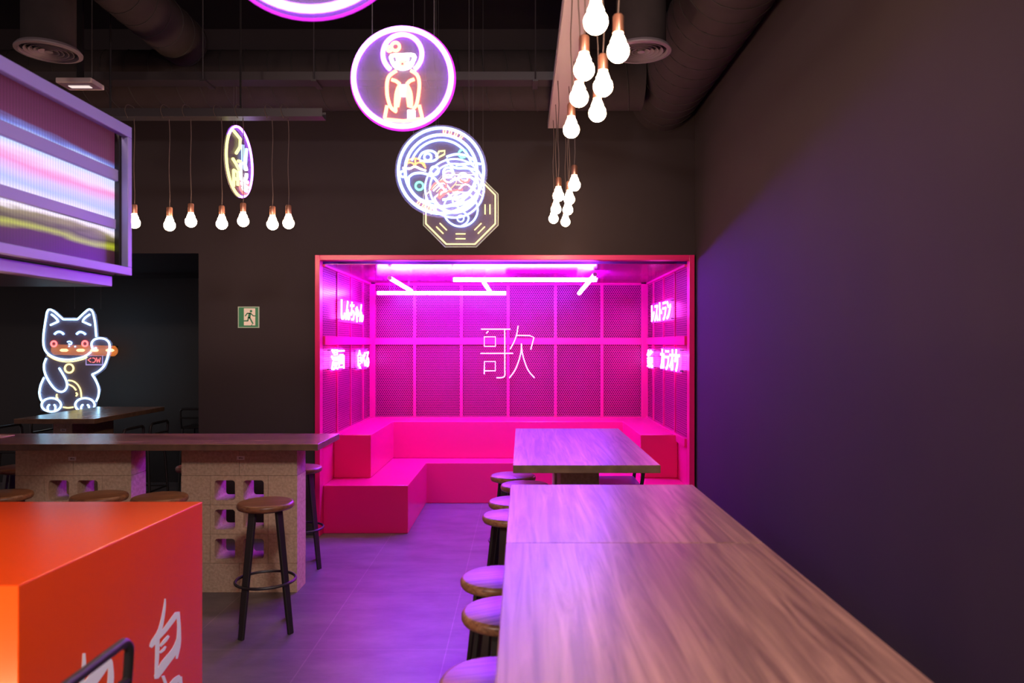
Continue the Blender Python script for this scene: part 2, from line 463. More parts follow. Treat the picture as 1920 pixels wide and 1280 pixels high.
bench = thing('bench', 'glossy pink red U shaped built-in bench with stepped backrest in the booth', 'bench', (-0.147, YB, 0))
BL, BR = XL+0.001, XR-0.001
def ubox(yf, d_l, d_r, d_b, z0, z1):
    """U outline: front yf, arm depths and back front plane"""
    o = [(BL, yf), (BL+d_l, yf), (BL+d_l, d_b), (BR-d_r, d_b), (BR-d_r, yf), (BR, yf), (BR, YBK-0.035), (BL, YBK-0.035)]
    mb = MB(); n = 8
    vs = [(x, y, z0) for x, y in o]+[(x, y, z1) for x, y in o]
    def cap(k): return [(k+0, k+1, k+2, k+7), (k+2, k+3, k+6, k+7), (k+3, k+4, k+5, k+6)]
    mb.add(vs, cap(0)+cap(8)+[(i, (i+1) % n, n+(i+1) % n, n+i) for i in range(n)])
    return mb
ubox(YB+0.052, 0.745, 0.745, 7.74, 0.0, 0.421).build('seat', m_pink_s, bench, bevel=0.006)
ubox(6.87, 0.345, 0.345, 8.05, 0.4215, 0.82).build('backrest', m_pink_s, bench, bevel=0.006)

# LED tube lamps under the booth ceiling
def led_tube(p0, p1, label):
    p0, p1 = Vector(p0), Vector(p1)
    t = thing('tube_lamp', label, 'tube lamp', (p0+p1)/2, 0, 'white violet tube lamps in the booth')
    d = (p1-p0).normalized()
    MB().tube([p0+d*0.012, p1-d*0.012], 0.0205, 12).build('tube', m_led, t, smooth=True)
    for q, s in ((p0, 1), (p1, -1)):
        MB().tube([q, q+d*s*0.0115], 0.0215, 12).build('end_cap', m_cap, t, smooth=True)
    for f in (0.12, 0.88):
        q = p0.lerp(p1, f)
        for e in (-0.025, 0.025):
            MB().tube([q+d*e+Vector((0, 0, 0.02)), Vector((q.x+d.x*e, q.y+d.y*e, ZT))], 0.0018, 5).build('hanging_wire', m_wire, t)
led_tube((-0.669, 7.15, 2.282), (0.732, 7.15, 2.28), 'long horizontal glowing tube at upper right under the booth ceiling')
led_tube((-1.560, 7.97, 2.210), (-0.160, 7.97, 2.208), 'long horizontal glowing tube at lower left under the booth ceiling')
led_tube((-1.262, 7.08, 2.293), (-1.178, 7.92, 2.228), 'slanting glowing tube at the left end above the lower long tube')
led_tube((-0.366, 7.20, 2.258), (-0.339, 7.90, 2.224), 'short slanting glowing tube joining the two long tubes in the middle')
led_tube((0.700, 7.06, 2.325), (0.617, 7.96, 2.205), 'slanting glowing tube at the right end of the upper long tube')

# neon word signs on the booth walls
def word_sign(text, side, y0, y1, z0, z1, label, weight=0.0):
    """side 'l': on the left wall, reads with +y to the right; 'r': on the right wall, reads with -y to the right"""
    if side == 'l': fn = lambda u, v, d: (XL+0.024+d, y0+(y1-y0)*u, z0+(z1-z0)*v)
    else: fn = lambda u, v, d: (XR-0.024-d, y1-(y1-y0)*u, z0+(z1-z0)*v)
    x = XL if side == 'l' else XR
    t = thing('neon_word_sign', label, 'neon sign', (x, (y0+y1)/2, z0), 0, 'magenta neon word signs on the booth side walls')
    MB().prism([(-.04, -.06), (1.04, -.06), (1.04, 1.06), (-.04, 1.06)], fn, 0, 0.005).build('acrylic_panel', m_acryl, t)
    mb = MB()
    put_text(mb, text, lambda u, v, d: fn(u, v, 0.012+d), 0, 1, 0, 1, 0.012, weight)
    mb.build('neon_letters', m_neon_mag, t)
    for u in (0.02, 0.98):
        for v in (0.05, 0.95):
            c = Vector(fn(u, v, -0.022)); MB().tube([c, Vector(fn(u, v, 0.011))], 0.006, 8).build('standoff', m_wire, t)
word_sign('しんちゃん', 'l', 6.99, 7.96, 1.885, 2.085, 'wide magenta neon word in hiragana, upper sign on the left booth wall', 0.012)
word_sign('漫画', 'l', 6.63, 7.10, 1.425, 1.615, 'magenta neon word of two dense kanji, lower left sign nearest the booth front', 0.006)
word_sign('食べる', 'l', 7.68, 8.25, 1.40, 1.60, 'magenta neon word of a kanji and two hiragana, lower sign by the left corner', 0.008)
word_sign('レストラン', 'r', 7.0, 8.02, 1.895, 2.085, 'wide magenta neon word in katakana, upper sign on the right booth wall', 0.012)
word_sign('鏡', 'r', 7.955, 8.30, 1.40, 1.60, 'narrow magenta neon single kanji, lower sign by the right corner', 0.004)
word_sign('カラオケ', 'r', 6.61, 7.50, 1.41, 1.615, 'magenta neon word in four katakana, lower sign on the right wall nearest the front', 0.012)

def design(fnscale, c, strokes, mb, r, seg=7, y=0.0):
    """strokes in drawing units (x right, y down) -> tubes in the xz plane; c centre, fnscale metres per unit"""
    for s in strokes:
        closed = len(s) > 3 and s[0] == 'c'
        pts = s[1] if isinstance(s[0], str) else s
        mb.tube([((p[0]-c[0])*fnscale[0], y, -(p[1]-c[1])*fnscale[0]) for p in pts] if False else
                [((p[0]-c[0])*fnscale, y, -(p[1]-c[1])*fnscale) for p in pts], r, seg, closed=isinstance(s[0], str))
    return mb

# big song kanji on the booth's back wall
t = thing('neon_kanji_sign', 'large thin pink neon kanji on the middle of the booth back wall', 'neon sign', (-0.162, YBK-0.06, 1.56))
K = 0.006115/9.843
song = [[(215, 203), (755, 203)], [(350, 240), (310, 280)], ('c', [(275, 345), (480, 345), (480, 518), (275, 518)]), [(205, 648), (805, 648)],
        [(275, 1030), (278, 798), (478, 798), (478, 968), (285, 968)], sm([(650, 205), (652, 500), (652, 900), (652, 1050), (620, 1085), (560, 1095), (500, 1093)], 4),
        sm([(897, 140), (870, 300), (820, 440), (750, 572)], 5), [(865, 318), (1110, 322), (1188, 355), (1128, 580)],
        sm([(957, 465), (950, 620), (900, 810), (830, 970), (735, 1100)], 5), sm([(957, 465), (970, 620), (1020, 810), (1090, 970), (1198, 1098)], 5)]
song2 = []
for s in song:
    song2.append(s)
design(K, (700, 640), song2, MB(), 0.0062, 8, 0.0).build('neon_tube', m_neon_pink, t, world=False, smooth=True)
for x, z in ((-0.26, 0.28), (0.05, 0.27), (-0.27, -0.22), (0.26, -0.27), (0.0, 0.0)):
    MB().tube([(x, 0.008, z), (x, 0.055, z)], 0.004, 6).build('standoff', m_wire, t, world=False)

# ------------------------------------------------------------ tables on concrete block legs
def block_pillar(x0, y0, nx, ny, courses, z1, parent, hollow_axis=None, bw=0.39, bt=0.195):
    """coursed block leg. hollow_axis 'y': middle rows show a two-hole block facing -y, between two plain half blocks"""
    mb = MB(); h = z1/courses; g = 0.0012
    W, D = nx, ny
    for c in range(courses):
        a, b = c*h+g, (c+1)*h-g
        if hollow_axis == 'y' and 1 <= c <= courses-2 and c <= 3:
            q = W/4
            mb.box(x0, x0+q-g, y0, y0+D, a, b); mb.box(x0+3*q+g, x0+W, y0, y0+D, a, b)
            # two-hole block: webs around two rounded openings
            X0, X1 = x0+q+g, x0+3*q-g
            cw = (X1-X0)/2
            for k in range(2):
                u0, u1 = X0+k*cw, X0+(k+1)*cw
                hx0, hx1, hz0, hz1 = u0+0.028, u1-0.028, a+0.030, b-0.030
                rr = 0.02
                inner = []
                for (cx, cz, a0) in ((hx1-rr, hz1-rr, 0), (hx0+rr, hz1-rr, PI/2), (hx0+rr, hz0+rr, PI), (hx1-rr, hz0+rr, 1.5*PI)):
                    for j in range(5): inner.append((cx+rr*math.cos(a0+j*PI/8), cz+rr*math.sin(a0+j*PI/8)))
                outer = []
                ocx, ocz = (u0+u1)/2, (a+b)/2
                corner = [(u1, b), (u0, b), (u0, a), (u1, a)]
                for q4 in range(4):
                    for j in range(5): outer.append(corner[q4])
                n = len(inner)
                vs = [(x, y0, z) for x, z in inner]+[(x, y0, z) for x, z in outer]+[(x, y0+D, z) for x, z in inner]+[(x, y0+D, z) for x, z in outer]
                fs = []
                for i in range(n):
                    j = (i+1) % n
                    if outer[i] == outer[j]:
                        fs += [(i, j, n+i), (2*n+j, 2*n+i, 3*n+i)]
                    else:
                        fs += [(i, j, n+j, n+i), (2*n+j, 2*n+i, 3*n+i, 3*n+j), (n+i, n+j, 3*n+j, 3*n+i)]
                    fs.append((j, i, 2*n+i, 2*n+j))
                mb.add(vs, fs)
        else:
            nb = max(1, round(W/bw)); nd = max(1, round(D/bw)) if D > 0.3 else 1
            for i in range(nb):
                for k in range(nd):
                    mb.box(x0+W*i/nb+g, x0+W*(i+1)/nb-g, y0+D*k/nd+g, y0+D*(k+1)/nd-g, a, b)
    return mb.build('block_leg', m_block, parent)

HT = 1.02
def slab(name, x0, x1, y0, y1, parent, m):
    o = MB().box(x0, x1, y0, y1, HT-0.042, HT).build(name, m, parent, bevel=0.002, bseg=1)
    o.data.materials.append(m_edge)
    for p in o.data.polygons:
        if abs(p.normal.z) < 0.5: p.material_index = 1
    return o
def price_tag(x, y, z, parent):
    tg = MB().box(x-0.026, x+0.026, y-0.0015, y, z-0.0125, z+0.0125).build('paper_tag', m_tag, parent)
    mb = MB()
    for dx, h in ((-0.010, 0.006), (-0.003, 0.007), (0.005, 0.005), (0.012, 0.0045)):
        mb.box(x+dx-0.0022, x+dx+0.0022, y-0.0022, y-0.0015, z-0.005, z-0.005+h*1.5)
    mb.build('tag_print', m_ink, tg)

tl = thing('bar_table', 'long high wood table on pierced concrete block legs across the left side', 'table', (-3.2, 5.03, 0))
slab('tabletop', -5.6, -1.305, 4.745, 5.31, tl, m_top_x)
for k, xa in enumerate((-2.275, -3.385, -4.75)):
    block_pillar(xa, 4.955, 0.775, 0.195, 5, HT-0.043, tl, 'y')
price_tag(-1.877, 4.955, 0.90, tl); price_tag(-3.003, 4.955, 0.895, tl)

tc_ = thing('bar_table', 'high wood table under the glowing cat in the dark alcove', 'table', (-4.0, 7.0, 0))
slab('tabletop', -4.35, -3.66, 6.35, 7.6, tc_, m_top_pale)
block_pillar(-4.17, 6.6, 0.17, 0.67, 5, HT-0.043, tc_)
price_tag(-4.08, 6.6, 0.895, tc_)

t1 = thing('bar_table', 'near high wood table along the right, its far edge at a thin seam', 'table', (0.365, 1.5, 0))
slab('tabletop', -0.05, 0.78, 0.55, 2.388, t1, m_top_y)
for ya in (0.75, 1.65): block_pillar(0.26, ya, 0.2, 0.4, 5, HT-0.043, t1)
t2 = thing('bar_table', 'high wood table on the right between the thin seam and the open gap', 'table', (0.365, 2.9, 0))
slab('tabletop', -0.05, 0.78, 2.3915, 3.38, t2, m_top_y)
block_pillar(0.26, 2.75, 0.2, 0.4, 5, HT-0.043, t2)
t3 = thing('bar_table', 'farther high wood table standing in front of the pink booth', 'table', (0.35, 4.8, 0))
slab('tabletop', -0.045, 0.735, 3.92, 5.63, t3, m_top_y)
for ya in (4.2, 4.95): block_pillar(0.22, ya, 0.22, 0.4, 5, HT-0.043, t3)

# ------------------------------------------------------------ round bar stools
st = thing('bar_stool', '', 'stool', (0, 0, 0), 0, '')
prof = [(0.0, 0.742)]
prof += [(0.145, 0.742), (0.154, 0.739), (0.160, 0.730), (0.160, 0.716), (0.155, 0.707), (0.146, 0.703), (0.0, 0.703)]
MB().lathe(prof, 40).build('seat', m_seat, st, smooth=True, weld=True)
MB().lathe([(0.0, 0.7025), (0.115, 0.7025), (0.115, 0.694), (0.0, 0.694)], 32).build('seat_plate', m_steel, st, smooth=True, weld=True)
for k in range(4):
    a = PI/4+k*PI/2
    r0, r1 = 0.100, 0.188
    c, s_ = math.cos(a), math.sin(a)
    mb = MB()
    # tapered flat steel leg
    for (rr, z, wd, th) in ((r0, 0.695, 0.024, 0.010), (r1, 0.0, 0.019, 0.009)):
        mb.v += [Vector((rr*c-wd*s_*e1+th*c*e2, rr*s_+wd*c*e1+th*s_*e2, z)) for e1, e2 in ((-1, -1), (1, -1), (1, 1), (-1, 1))]
    mb.f += [[0, 1, 2, 3], [4, 5, 6, 7], [0, 1, 5, 4], [1, 2, 6, 5], [2, 3, 7, 6], [3, 0, 4, 7]]
    mb.build('leg', m_steel, st, bevel=0.003, bseg=1)
MB().tube([(0.168*math.cos(2*PI*k/40), 0.168*math.sin(2*PI*k/40), 0.285) for k in range(40)], 0.0085, 8, closed=True).build('foot_ring', m_steel, st, smooth=True)
G = ('stools along the right tables', 'stools at the block-leg table')
spots = [
    (-1.495, 4.33, 0.35, 'round wood stool standing alone in front of the pierced block leg, fully visible', 1),
    (-2.19, 4.487, 0.2, 'round wood stool just left of the fully visible one, cut by the orange counter', 1),
    (-2.58, 4.53, 0.6, 'round wood stool in front of the left block leg, third from right', 1),
    (-3.196, 4.57, 0.1, 'round wood stool at the left picture edge in the front row', 1),
    (-1.66, 5.56, 0.3, 'round wood stool behind the right block leg, only a leg showing beside the booth', 1),
    (-3.77, 5.58, 0.3, 'round wood stool behind the long left table at the left picture edge', 1),
    (-2.45, 5.62, 0.7, 'round wood stool behind the block legs, seen in slivers through the holes', 1),
    (-0.06, 5.21, 0.2, 'round pink-lit stool farthest from the camera at the booth table', 0),
    (0.022, 4.865, 0.5, 'round pink-lit stool tucked deepest under the booth table', 0),
    (-0.035, 4.36, 0.25, 'round pink-lit stool beside the near end of the booth table', 0),
    (-0.052, 4.0, 0.4, 'round pink-lit stool beside the gap between the two right tables', 0),
    (-0.082, 2.935, 0.3, 'round lavender-lit stool beside the near table, third from the camera', 0),
    (-0.048, 2.565, 0.5, 'round lavender-lit stool beside the near table, second from the camera', 0),
    (-0.067, 2.035, 0.2, 'round stool nearest the camera, cut by the bottom edge', 0)]
for i, (x, y, rz, lab, g) in enumerate(spots):
    if i == 0:
        st.location = (x, y, 0); st.rotation_euler = (0, 0, rz); st['label'] = lab; o = st
    else: o = dup(st, (x, y, 0), lab, rz)
    o['group'] = G[g]

# ------------------------------------------------------------ low-back bar chairs of bent black tube (local: facing +x)
ch = thing('bar_chair', '', 'chair', (0, 0, 0), 0, 'black bent-tube bar chairs')
R_ = 0.0125
back = sm([(0.0, -0.165, 0.70), (-0.012, -0.168, 0.80), (-0.018, -0.168, 0.88), (-0.02, -0.163, 0.905), (-0.02, -0.145, 0.922), (-0.02, -0.12, 0.925), (-0.02, 0, 0.925),
           (-0.02, 0.12, 0.925), (-0.02, 0.145, 0.922), (-0.02, 0.163, 0.905), (-0.018, 0.168, 0.88), (-0.012, 0.168, 0.80), (0.0, 0.165, 0.70)], 3)
MB().tube(back, R_, 10).build('back_frame', m_steel, ch, smooth=True)
MB().tube([(-0.017, -0.165, 0.825), (-0.017, 0.165, 0.825)], 0.009, 8).build('back_rail', m_steel, ch, smooth=True)
MB().box(0.0, 0.33, -0.17, 0.17, 0.70, 0.722).build('seat', m_steel, ch, bevel=0.008)
for sx, sy in ((0, -1), (0, 1), (1, -1), (1, 1)):
    x0, x1 = (0.01, -0.03) if sx == 0 else (0.31, 0.35)
    MB().tube([(x0, sy*0.155, 0.70), (x1, sy*0.185, 0.0)], 0.012, 8).build('leg', m_steel, ch, smooth=True)
fx = 0.30
MB().tube([(-0.012, -0.173, fx), (0.332, -0.173, fx), (0.332, 0.173, fx), (-0.012, 0.173, fx)], 0.009, 8, closed=True).build('foot_rail', m_steel, ch, smooth=True)
chairs = [
    (-1.0, 1.685, PI, 'black bent-tube bar chair back in front of the orange counter, nearest the camera'),
    (0.80, 5.12, PI, 'black bar chair pushed under the right side of the booth table'),
    (-4.60, 6.68, 0, 'leftmost black bar chair at the left side of the alcove table'),
    (-4.60, 7.15, 0, 'black bar chair left of the alcove table beside its block leg'),
    (-3.43, 6.52, PI, 'black bar chair at the right side of the alcove table, nearer the front'),
    (-3.43, 6.98, PI, 'black bar chair at the right side of the alcove table, farther back'),
    (-3.70, 8.42, PI/2, 'dark bar chair against the alcove edge, a thin arc beside the wall corner')]
for i, (x, y, rz, lab) in enumerate(chairs):
    if i == 0: ch.location = (x, y, 0); ch.rotation_euler = (0, 0, rz); ch['label'] = lab
    else: dup(ch, (x, y, 0), lab, rz)

# ------------------------------------------------------------ orange counter with white brush lettering
ct = thing('counter', 'glossy orange box counter with white brush lettering at lower left', 'counter', (-1.9, 2.57, 0))
P0, P1 = Vector((-1.377, 2.03, 0)), Vector((-1.338, 3.11, 0))
HC = 1.0
mb = MB()
o4 = [(-2.9, 2.03), (P0.x, P0.y), (P1.x, P1.y), (-2.9, 3.11)]
mb.add([(x, y, 0) for x, y in o4]+[(x, y, HC) for x, y in o4], [(3, 2, 1, 0), (4, 5, 6, 7), (0, 1, 5, 4), (1, 2, 6, 5), (2, 3, 7, 6), (3, 0, 4, 7)])
mb.build('counter_body', m_orange, ct, bevel=0.004)
du = (P1-P0).normalized(); nn = Vector((du.y, -du.x, 0))
def cf(u, v, d): return tuple(P0+du*u+nn*d+Vector((0, 0, v)))
brush = [
([(0.771,0.699),(0.759,0.664),(0.726,0.603),(0.675,0.577),(0.665,0.561)],[(0.779,0.696),(0.777,0.656),(0.752,0.588),(0.705,0.556),(0.68,0.55)]),
([(0.732,0.56),(0.796,0.572),(0.881,0.598)],[(0.711,0.578),(0.769,0.593),(0.851,0.62)]),
([(0.86,0.617),(0.866,0.551),(0.858,0.492),(0.856,0.436)],[(0.884,0.609),(0.894,0.54),(0.893,0.477),(0.868,0.431)]),
([(0.705,0.579),(0.704,0.525),(0.699,0.429)],[(0.733,0.568),(0.732,0.512),(0.716,0.421)]),
([(0.724,0.418),(0.79,0.435),(0.871,0.461),(0.883,0.512)],[(0.695,0.441),(0.745,0.47),(0.83,0.489),(0.868,0.52)]),
([(0.744,0.528),(0.784,0.533),(0.807,0.542)],[(0.733,0.537),(0.766,0.548),(0.795,0.552)]),
([(0.74,0.505),(0.767,0.504),(0.783,0.513)],[(0.731,0.514),(0.754,0.516),(0.774,0.519)]),
([(0.747,0.417),(0.765,0.382),(0.775,0.35),(0.779,0.322)],[(0.767,0.411),(0.786,0.375),(0.797,0.342),(0.801,0.313)]),
([(0.879,0.363),(0.832,0.368),(0.778,0.352),(0.755,0.33)],[(0.9,0.342),(0.868,0.337),(0.817,0.322),(0.781,0.311)]),
([(0.878,0.358),(0.874,0.321),(0.862,0.276)],[(0.901,0.347),(0.905,0.306),(0.893,0.26)]),
([(0.278,0.698),(0.274,0.66),(0.263,0.614),(0.251,0.585)],[(0.289,0.694),(0.292,0.651),(0.283,0.602),(0.271,0.572)]),
([(0.425,0.619),(0.374,0.626),(0.304,0.613),(0.271,0.599)],[(0.432,0.611),(0.406,0.595),(0.348,0.571),(0.31,0.561)]),
([(0.412,0.616),(0.41,0.567),(0.402,0.523)],[(0.434,0.607),(0.441,0.553),(0.433,0.506)])]
for k, (L, Rr) in enumerate(brush):
    if k in (0, 7, 10): mb = MB()
    L2, R2 = sm(L, 4), sm(Rr, 4)
    dz = 0.0012+0.00012*k
    for i in range(len(L2)-1):
        mb.add([cf(*L2[i], dz), cf(*L2[i+1], dz), cf(*R2[i+1], dz), cf(*R2[i], dz)], [(0, 1, 2, 3)])
    out = L2+R2[::-1]
    n = len(out)
    mb.add([cf(u, v, 0.0) for u, v in out]+[cf(u, v, dz) for u, v in out], [(i, (i+1) % n, n+(i+1) % n, n+i) for i in range(n)])
    if k in (6, 9, 12): mb.build('brush_character', m_white_vinyl, ct)

# assumed unseen lamp at the counter's camera side, added for the lower left glow
ul = thing('uplight', 'warm floor lamp washing the camera side of the orange counter', 'lamp', (-1.85, 1.55, 0))
MB().lathe([(0.0, 0.0), (0.09, 0.0), (0.09, 0.012), (0.03, 0.02), (0.03, 0.20), (0.07, 0.26), (0.07, 0.30)], 24, (-1.85, 1.55, 0)).build('lamp_body', m_steel, ul, smooth=True)
MB().lathe([(0.0, 0.285), (0.062, 0.285), (0.062, 0.29), (0.0, 0.295)], 24, (-1.85, 1.55, 0)).build('lamp_lens', neon('uplight_lens', (1.0, 0.68, 0.36), 800), ul)

# ------------------------------------------------------------ kiosk canopy, reeded panel with painted reflections, upper left
XK = -1.75
kc = thing('kiosk_canopy', 'grey steel framed kiosk canopy with reeded multicoloured lit panel at upper left', 'canopy', (-2.6, 2.5, 0))
f_ = MB()
f_.box(XK-0.03, XK, 1.75, 3.33, 2.582, 2.632); f_.box(XK-0.03, XK, 1.75, 3.33, 1.967, 2.003)
f_.box(XK-0.03, XK, 3.296, 3.33, 2.003, 2.582)
f_.build('outer_frame', m_lilac, kc, bevel=0.002, bseg=1)
MB().box(XK-0.058, XK-0.050, 1.75, 3.278, 1.965, 2.60).build('lit_panel', m_reflections, kc)
MB().box(XK-0.058, XK-0.032, 3.282, 3.325, 1.967, 2.60).build('panel_post', m_steel, kc)
MB().box(XK-0.048, XK-0.031, 1.75, 3.275, 2.378, 2.428).build('shelf_rail', m_lilac, kc, bevel=0.002, bseg=1)
lo = MB().box(XK-0.048, XK-0.031, 1.75, 3.255, 2.165, 2.208).build('shelf_rail', m_lilac, kc, bevel=0.002, bseg=1)
sb = MB().box(-1.86, -1.80, 1.75, 3.26, 1.913, 1.958).build('lower_beam', m_lilac, kc, bevel=0.002, bseg=1)
mb = MB().box(-3.9, -1.865, 1.75, 3.26, 1.913, 1.96)
mb.box(-3.9, -1.87, 1.75, 3.31, 2.60, 2.64); mb.box(-3.9, -3.8, 1.75, 3.26, 1.96, 2.60)
mb.build('canopy_body', m_steel, kc)
for y in (1.9, 3.1):
    MB().box(-3.86, -3.80, y-0.03, y+0.03, 0, 1.913).build('support_post', m_steel, kc)

# ------------------------------------------------------------ pendant bulbs
def bulb_proto(cord_len, group):
    t = thing('pendant_bulb', '', 'pendant lamp', (0, 0, 0), 0, group)
    pr = [(0.0, -0.046)]
    for k in range(1, 13):
        a = -PI/2+k*PI/16
        pr.append((0.0375*math.cos(a), 0.0375*math.sin(a)-0.009))
    pr += [(0.026, 0.026), (0.019, 0.042), (0.0155, 0.052), (0.0, 0.052)]
    MB().lathe(pr, 20).build('bulb', m_bulb, t, smooth=True, weld=True)
    MB().lathe([(0.0, 0.0525), (0.019, 0.0525), (0.019, 0.108), (0.015, 0.114), (0.0, 0.114)], 20).build('socket', m_copper, t, smooth=True, weld=True)
    n = 9
    MB().tube([(0.004*math.sin(k*1.3), 0.003*math.cos(k*1.7)-0.003, 0.114+(cord_len-0.114)*k/(n-1)) for k in range(n)], 0.0028, 6).build('cord', m_cable, t, smooth=True)
    return t
ZR = 3.42
assumed_near = [(0.33, 2.02, 2.66), (0.228, 1.75, 2.66)]  # unseen bulbs, assumed to continue the string; added for light on the counter
near = [(0.228, 2.28, 2.66), (0.327, 2.51, 2.66), (0.226, 2.68, 2.66), (0.312, 2.84, 2.655), (0.231, 2.98, 2.66), (0.325, 3.18, 2.66), (0.23, 3.43, 2.66)]
far = [(0.329, 4.62, 2.66), (0.246, 4.96, 2.66), (0.325, 5.05, 2.655), (0.253, 5.45, 2.66), (0.34, 5.45, 2.655), (0.25, 5.80, 2.65), (0.352, 5.95, 2.65)]
lab_n = ['glowing warm bulb at the top of the right hanging cluster, nearest the camera', 'glowing warm bulb beside the round ceiling vent, rightmost of the cluster',
         'glowing warm bulb on the left string, second from the top of the near cluster', 'glowing warm bulb on the right string, second from its top in the near cluster',
         'glowing warm bulb on the left string, third from the top of the near cluster', 'glowing warm bulb on the right string, lowest of its side in the near cluster',
         'glowing warm bulb at the lower end of the near cluster']
lab_f = ['small glowing bulb at the top right of the far hanging cluster', 'small glowing bulb at the top left of the far hanging cluster', 'small glowing bulb second down on the right of the far cluster',
         'small glowing bulb midway down the left of the far cluster', 'small glowing bulb midway down the right of the far cluster', 'small glowing bulb lowest on the left of the far cluster',
         'small glowing bulb lowest on the right of the far cluster']
pb = bulb_proto(ZR-2.66, 'warm pendant bulbs over the right tables')
lab_assumed = ['warm bulb on the right string just above the picture edge beside the near cluster', 'glowing warm bulb on the left string above the picture edge, over the near table',
         'glowing warm bulb on the right string above the picture, over the middle of the near table', 'glowing warm bulb at the camera end of the string over the near table']
for i, ((x, y, z), lab) in enumerate(zip(near+far+assumed_near, lab_n+lab_f+lab_assumed)):
    if i == 0: pb.location = (x, y, z); pb['label'] = lab
    else: dup(pb, (x, y, z), lab)
for y0, y1, lab in ((1.6, 6.05, 'long narrow steel lamp rail carrying the bulbs over the right tables'),):
    t = thing('lamp_rail', lab, 'lamp rail', (0.285, (y0+y1)/2, ZR))
    MB().box(0.215, 0.36, y0, y1, ZR+0.001, ZR+0.006).box(0.213, 0.218, y0, y1, ZR+0.001, ZR+0.05).box(0.357, 0.362, y0, y1, ZR+0.001, ZR+0.05).build('rail', mat('lamp_rail_grey', (0.34, 0.27, 0.27), 0.5), t)
    for y in (1.9, 3.3, 5.2): MB().tube([(0.29, y, ZR+0.03), (0.29, y, ZC)], 0.005, 6).build('hanging_rod', m_wire, t)
left = [(252, 415), (318, 420), (358, 413), (416, 417), (456, 412), (511, 418), (541, 416)]
order = ['first', 'second', 'third', 'middle', 'fifth', 'sixth', 'last']
pl = bulb_proto(3.205-2.495, 'warm pendant bulbs in a row over the left table')
for i, (px, py) in enumerate(left):
    x = (px-978)*5.03/1390; z = 1.66-(py-645)*5.03/1390
    lab = '%s bulb from the left in the row of bulbs over the left table' % order[i]
    if i == 3: lab = 'middle bulb of the row of seven glowing bulbs over the left table'
    if i == 6: lab = 'rightmost bulb in the row of glowing bulbs over the left table'
    if i == 0: pl.location = (x, 5.03, z); pl['label'] = lab
    else: dup(pl, (x, 5.03, z), lab)
t = thing('lamp_rail', 'dark steel cable tray carrying the row of bulbs over the left table', 'lamp rail', (-2.1, 5.03, 3.19))
MB().box(-3.0, -1.34, 4.98, 5.08, 3.19, 3.196).box(-3.0, -1.34, 4.98, 4.984, 3.196, 3.245).box(-3.0, -1.34, 5.076, 5.08, 3.196, 3.245).build('tray', m_tray, t)
for x in (-1.907, -2.79): MB().tube([(x, 5.03, 3.196), (x, 5.03, ZC)], 0.007, 6).build('hanging_rod', m_steel, t)
for px, _ in left:
    x = (px-978)*5.03/1390
    MB().tube(sm([(x, 5.03, 3.198), (x-0.005, 5.05, 3.26), (x-0.03, 5.0, 3.275), (x-0.035, 4.975, 3.23), (x-0.015, 4.972, 3.175)], 4), 0.003, 5).build('cord_loop', m_cable, t)

# ------------------------------------------------------------ ducts, vents, tray, fitting
def spiral_duct(name, p0, p1, r, label, pitch=0.18):
    p0, p1 = Vector(p0), Vector(p1)
    t = thing(name, label, 'air duct', (p0+p1)/2)
    MB().tube([p0, p1], r, 32).build('duct_body', m_duct, t, smooth=True)
    d = p1-p0; L = d.length; d.normalize(); a = d.orthogonal().normalized(); b = d.cross(a)
    n = int(L/pitch*20)
    MB().tube([p0+d*(L*k/n)+(a*math.cos(2*PI*k/20)+b*math.sin(2*PI*k/20))*(r+0.001) for k in range(n+1)], 0.005, 5).build('spiral_seam', m_duct_seam, t)
    return t
spiral_duct('air_duct', (-7.2, 5.8, 3.72), (0.94, 5.8, 3.72), 0.225, 'fat dark spiral air duct running across above the back wall')
spiral_duct('air_duct', (1.215, -2.5, 3.76), (1.215, 6.40, 3.76), 0.27, 'fat dark air duct along the top of the right wall')
spiral_duct('air_duct', (-2.535, 1.0, 3.92), (-2.535, 5.58, 3.92), 0.175, 'dark slanting air duct at upper left running towards the back')
def diffuser(x, y, z, rn, lab):
    t = thing('ceiling_diffuser', lab, 'air vent', (x, y, z))
    MB().tube([(x, y, z+0.03), (x, y, ZC)], rn, 28).build('duct_neck', m_duct, t, smooth=True)
    MB().lathe([(0.152, 0.018), (0.158, 0.0), (0.181, 0.004), (0.182, 0.012), (0.168, 0.03), (0.152, 0.018)], 40, (x, y, z)).build('rim', m_diff, t, smooth=True)
    mb = MB()
    for r in (0.125, 0.098, 0.072, 0.047):
        mb.lathe([(r-0.014, 0.040), (r+0.006, 0.006), (r+0.009, 0.006), (r-0.011, 0.042), (r-0.014, 0.040)], 36, (x, y, z))
    mb.lathe([(0.0, 0.004), (0.022, 0.006), (0.018, 0.03), (0.0, 0.034)], 24, (x, y, z))
    mb.build('ring_blade', m_diff, t, smooth=True)
diffuser(-2.87, 4.5, 3.425, 0.145, 'round ringed air vent at the end of the vertical duct at upper left')
diffuser(0.725, 4.5, 3.425, 0.15, 'round ringed air vent behind the hanging bulbs at upper right')
t = thing('cable_tray', 'slotted cable tray running in front of the big horizontal duct', 'cable tray', (-2.5, 5.45, 3.58))
mb = MB().box(-5.5, 0.30, 5.36, 5.50, 3.57, 3.573).box(-5.5, 0.30, 5.36, 5.363, 3.573, 3.63).box(-5.5, 0.30, 5.497, 5.50, 3.573, 3.63)
mb.build('tray', m_tray, t)
mb = MB()
for k in range(7):
    x = -4.7+k*0.8
    MB().box(x-0.02, x+0.02, 5.34, 5.52, 3.555, 3.57).tube([(x, 5.35, 3.56), (x, 5.35, ZC)], 0.005, 5).build('bracket', m_tray, t)
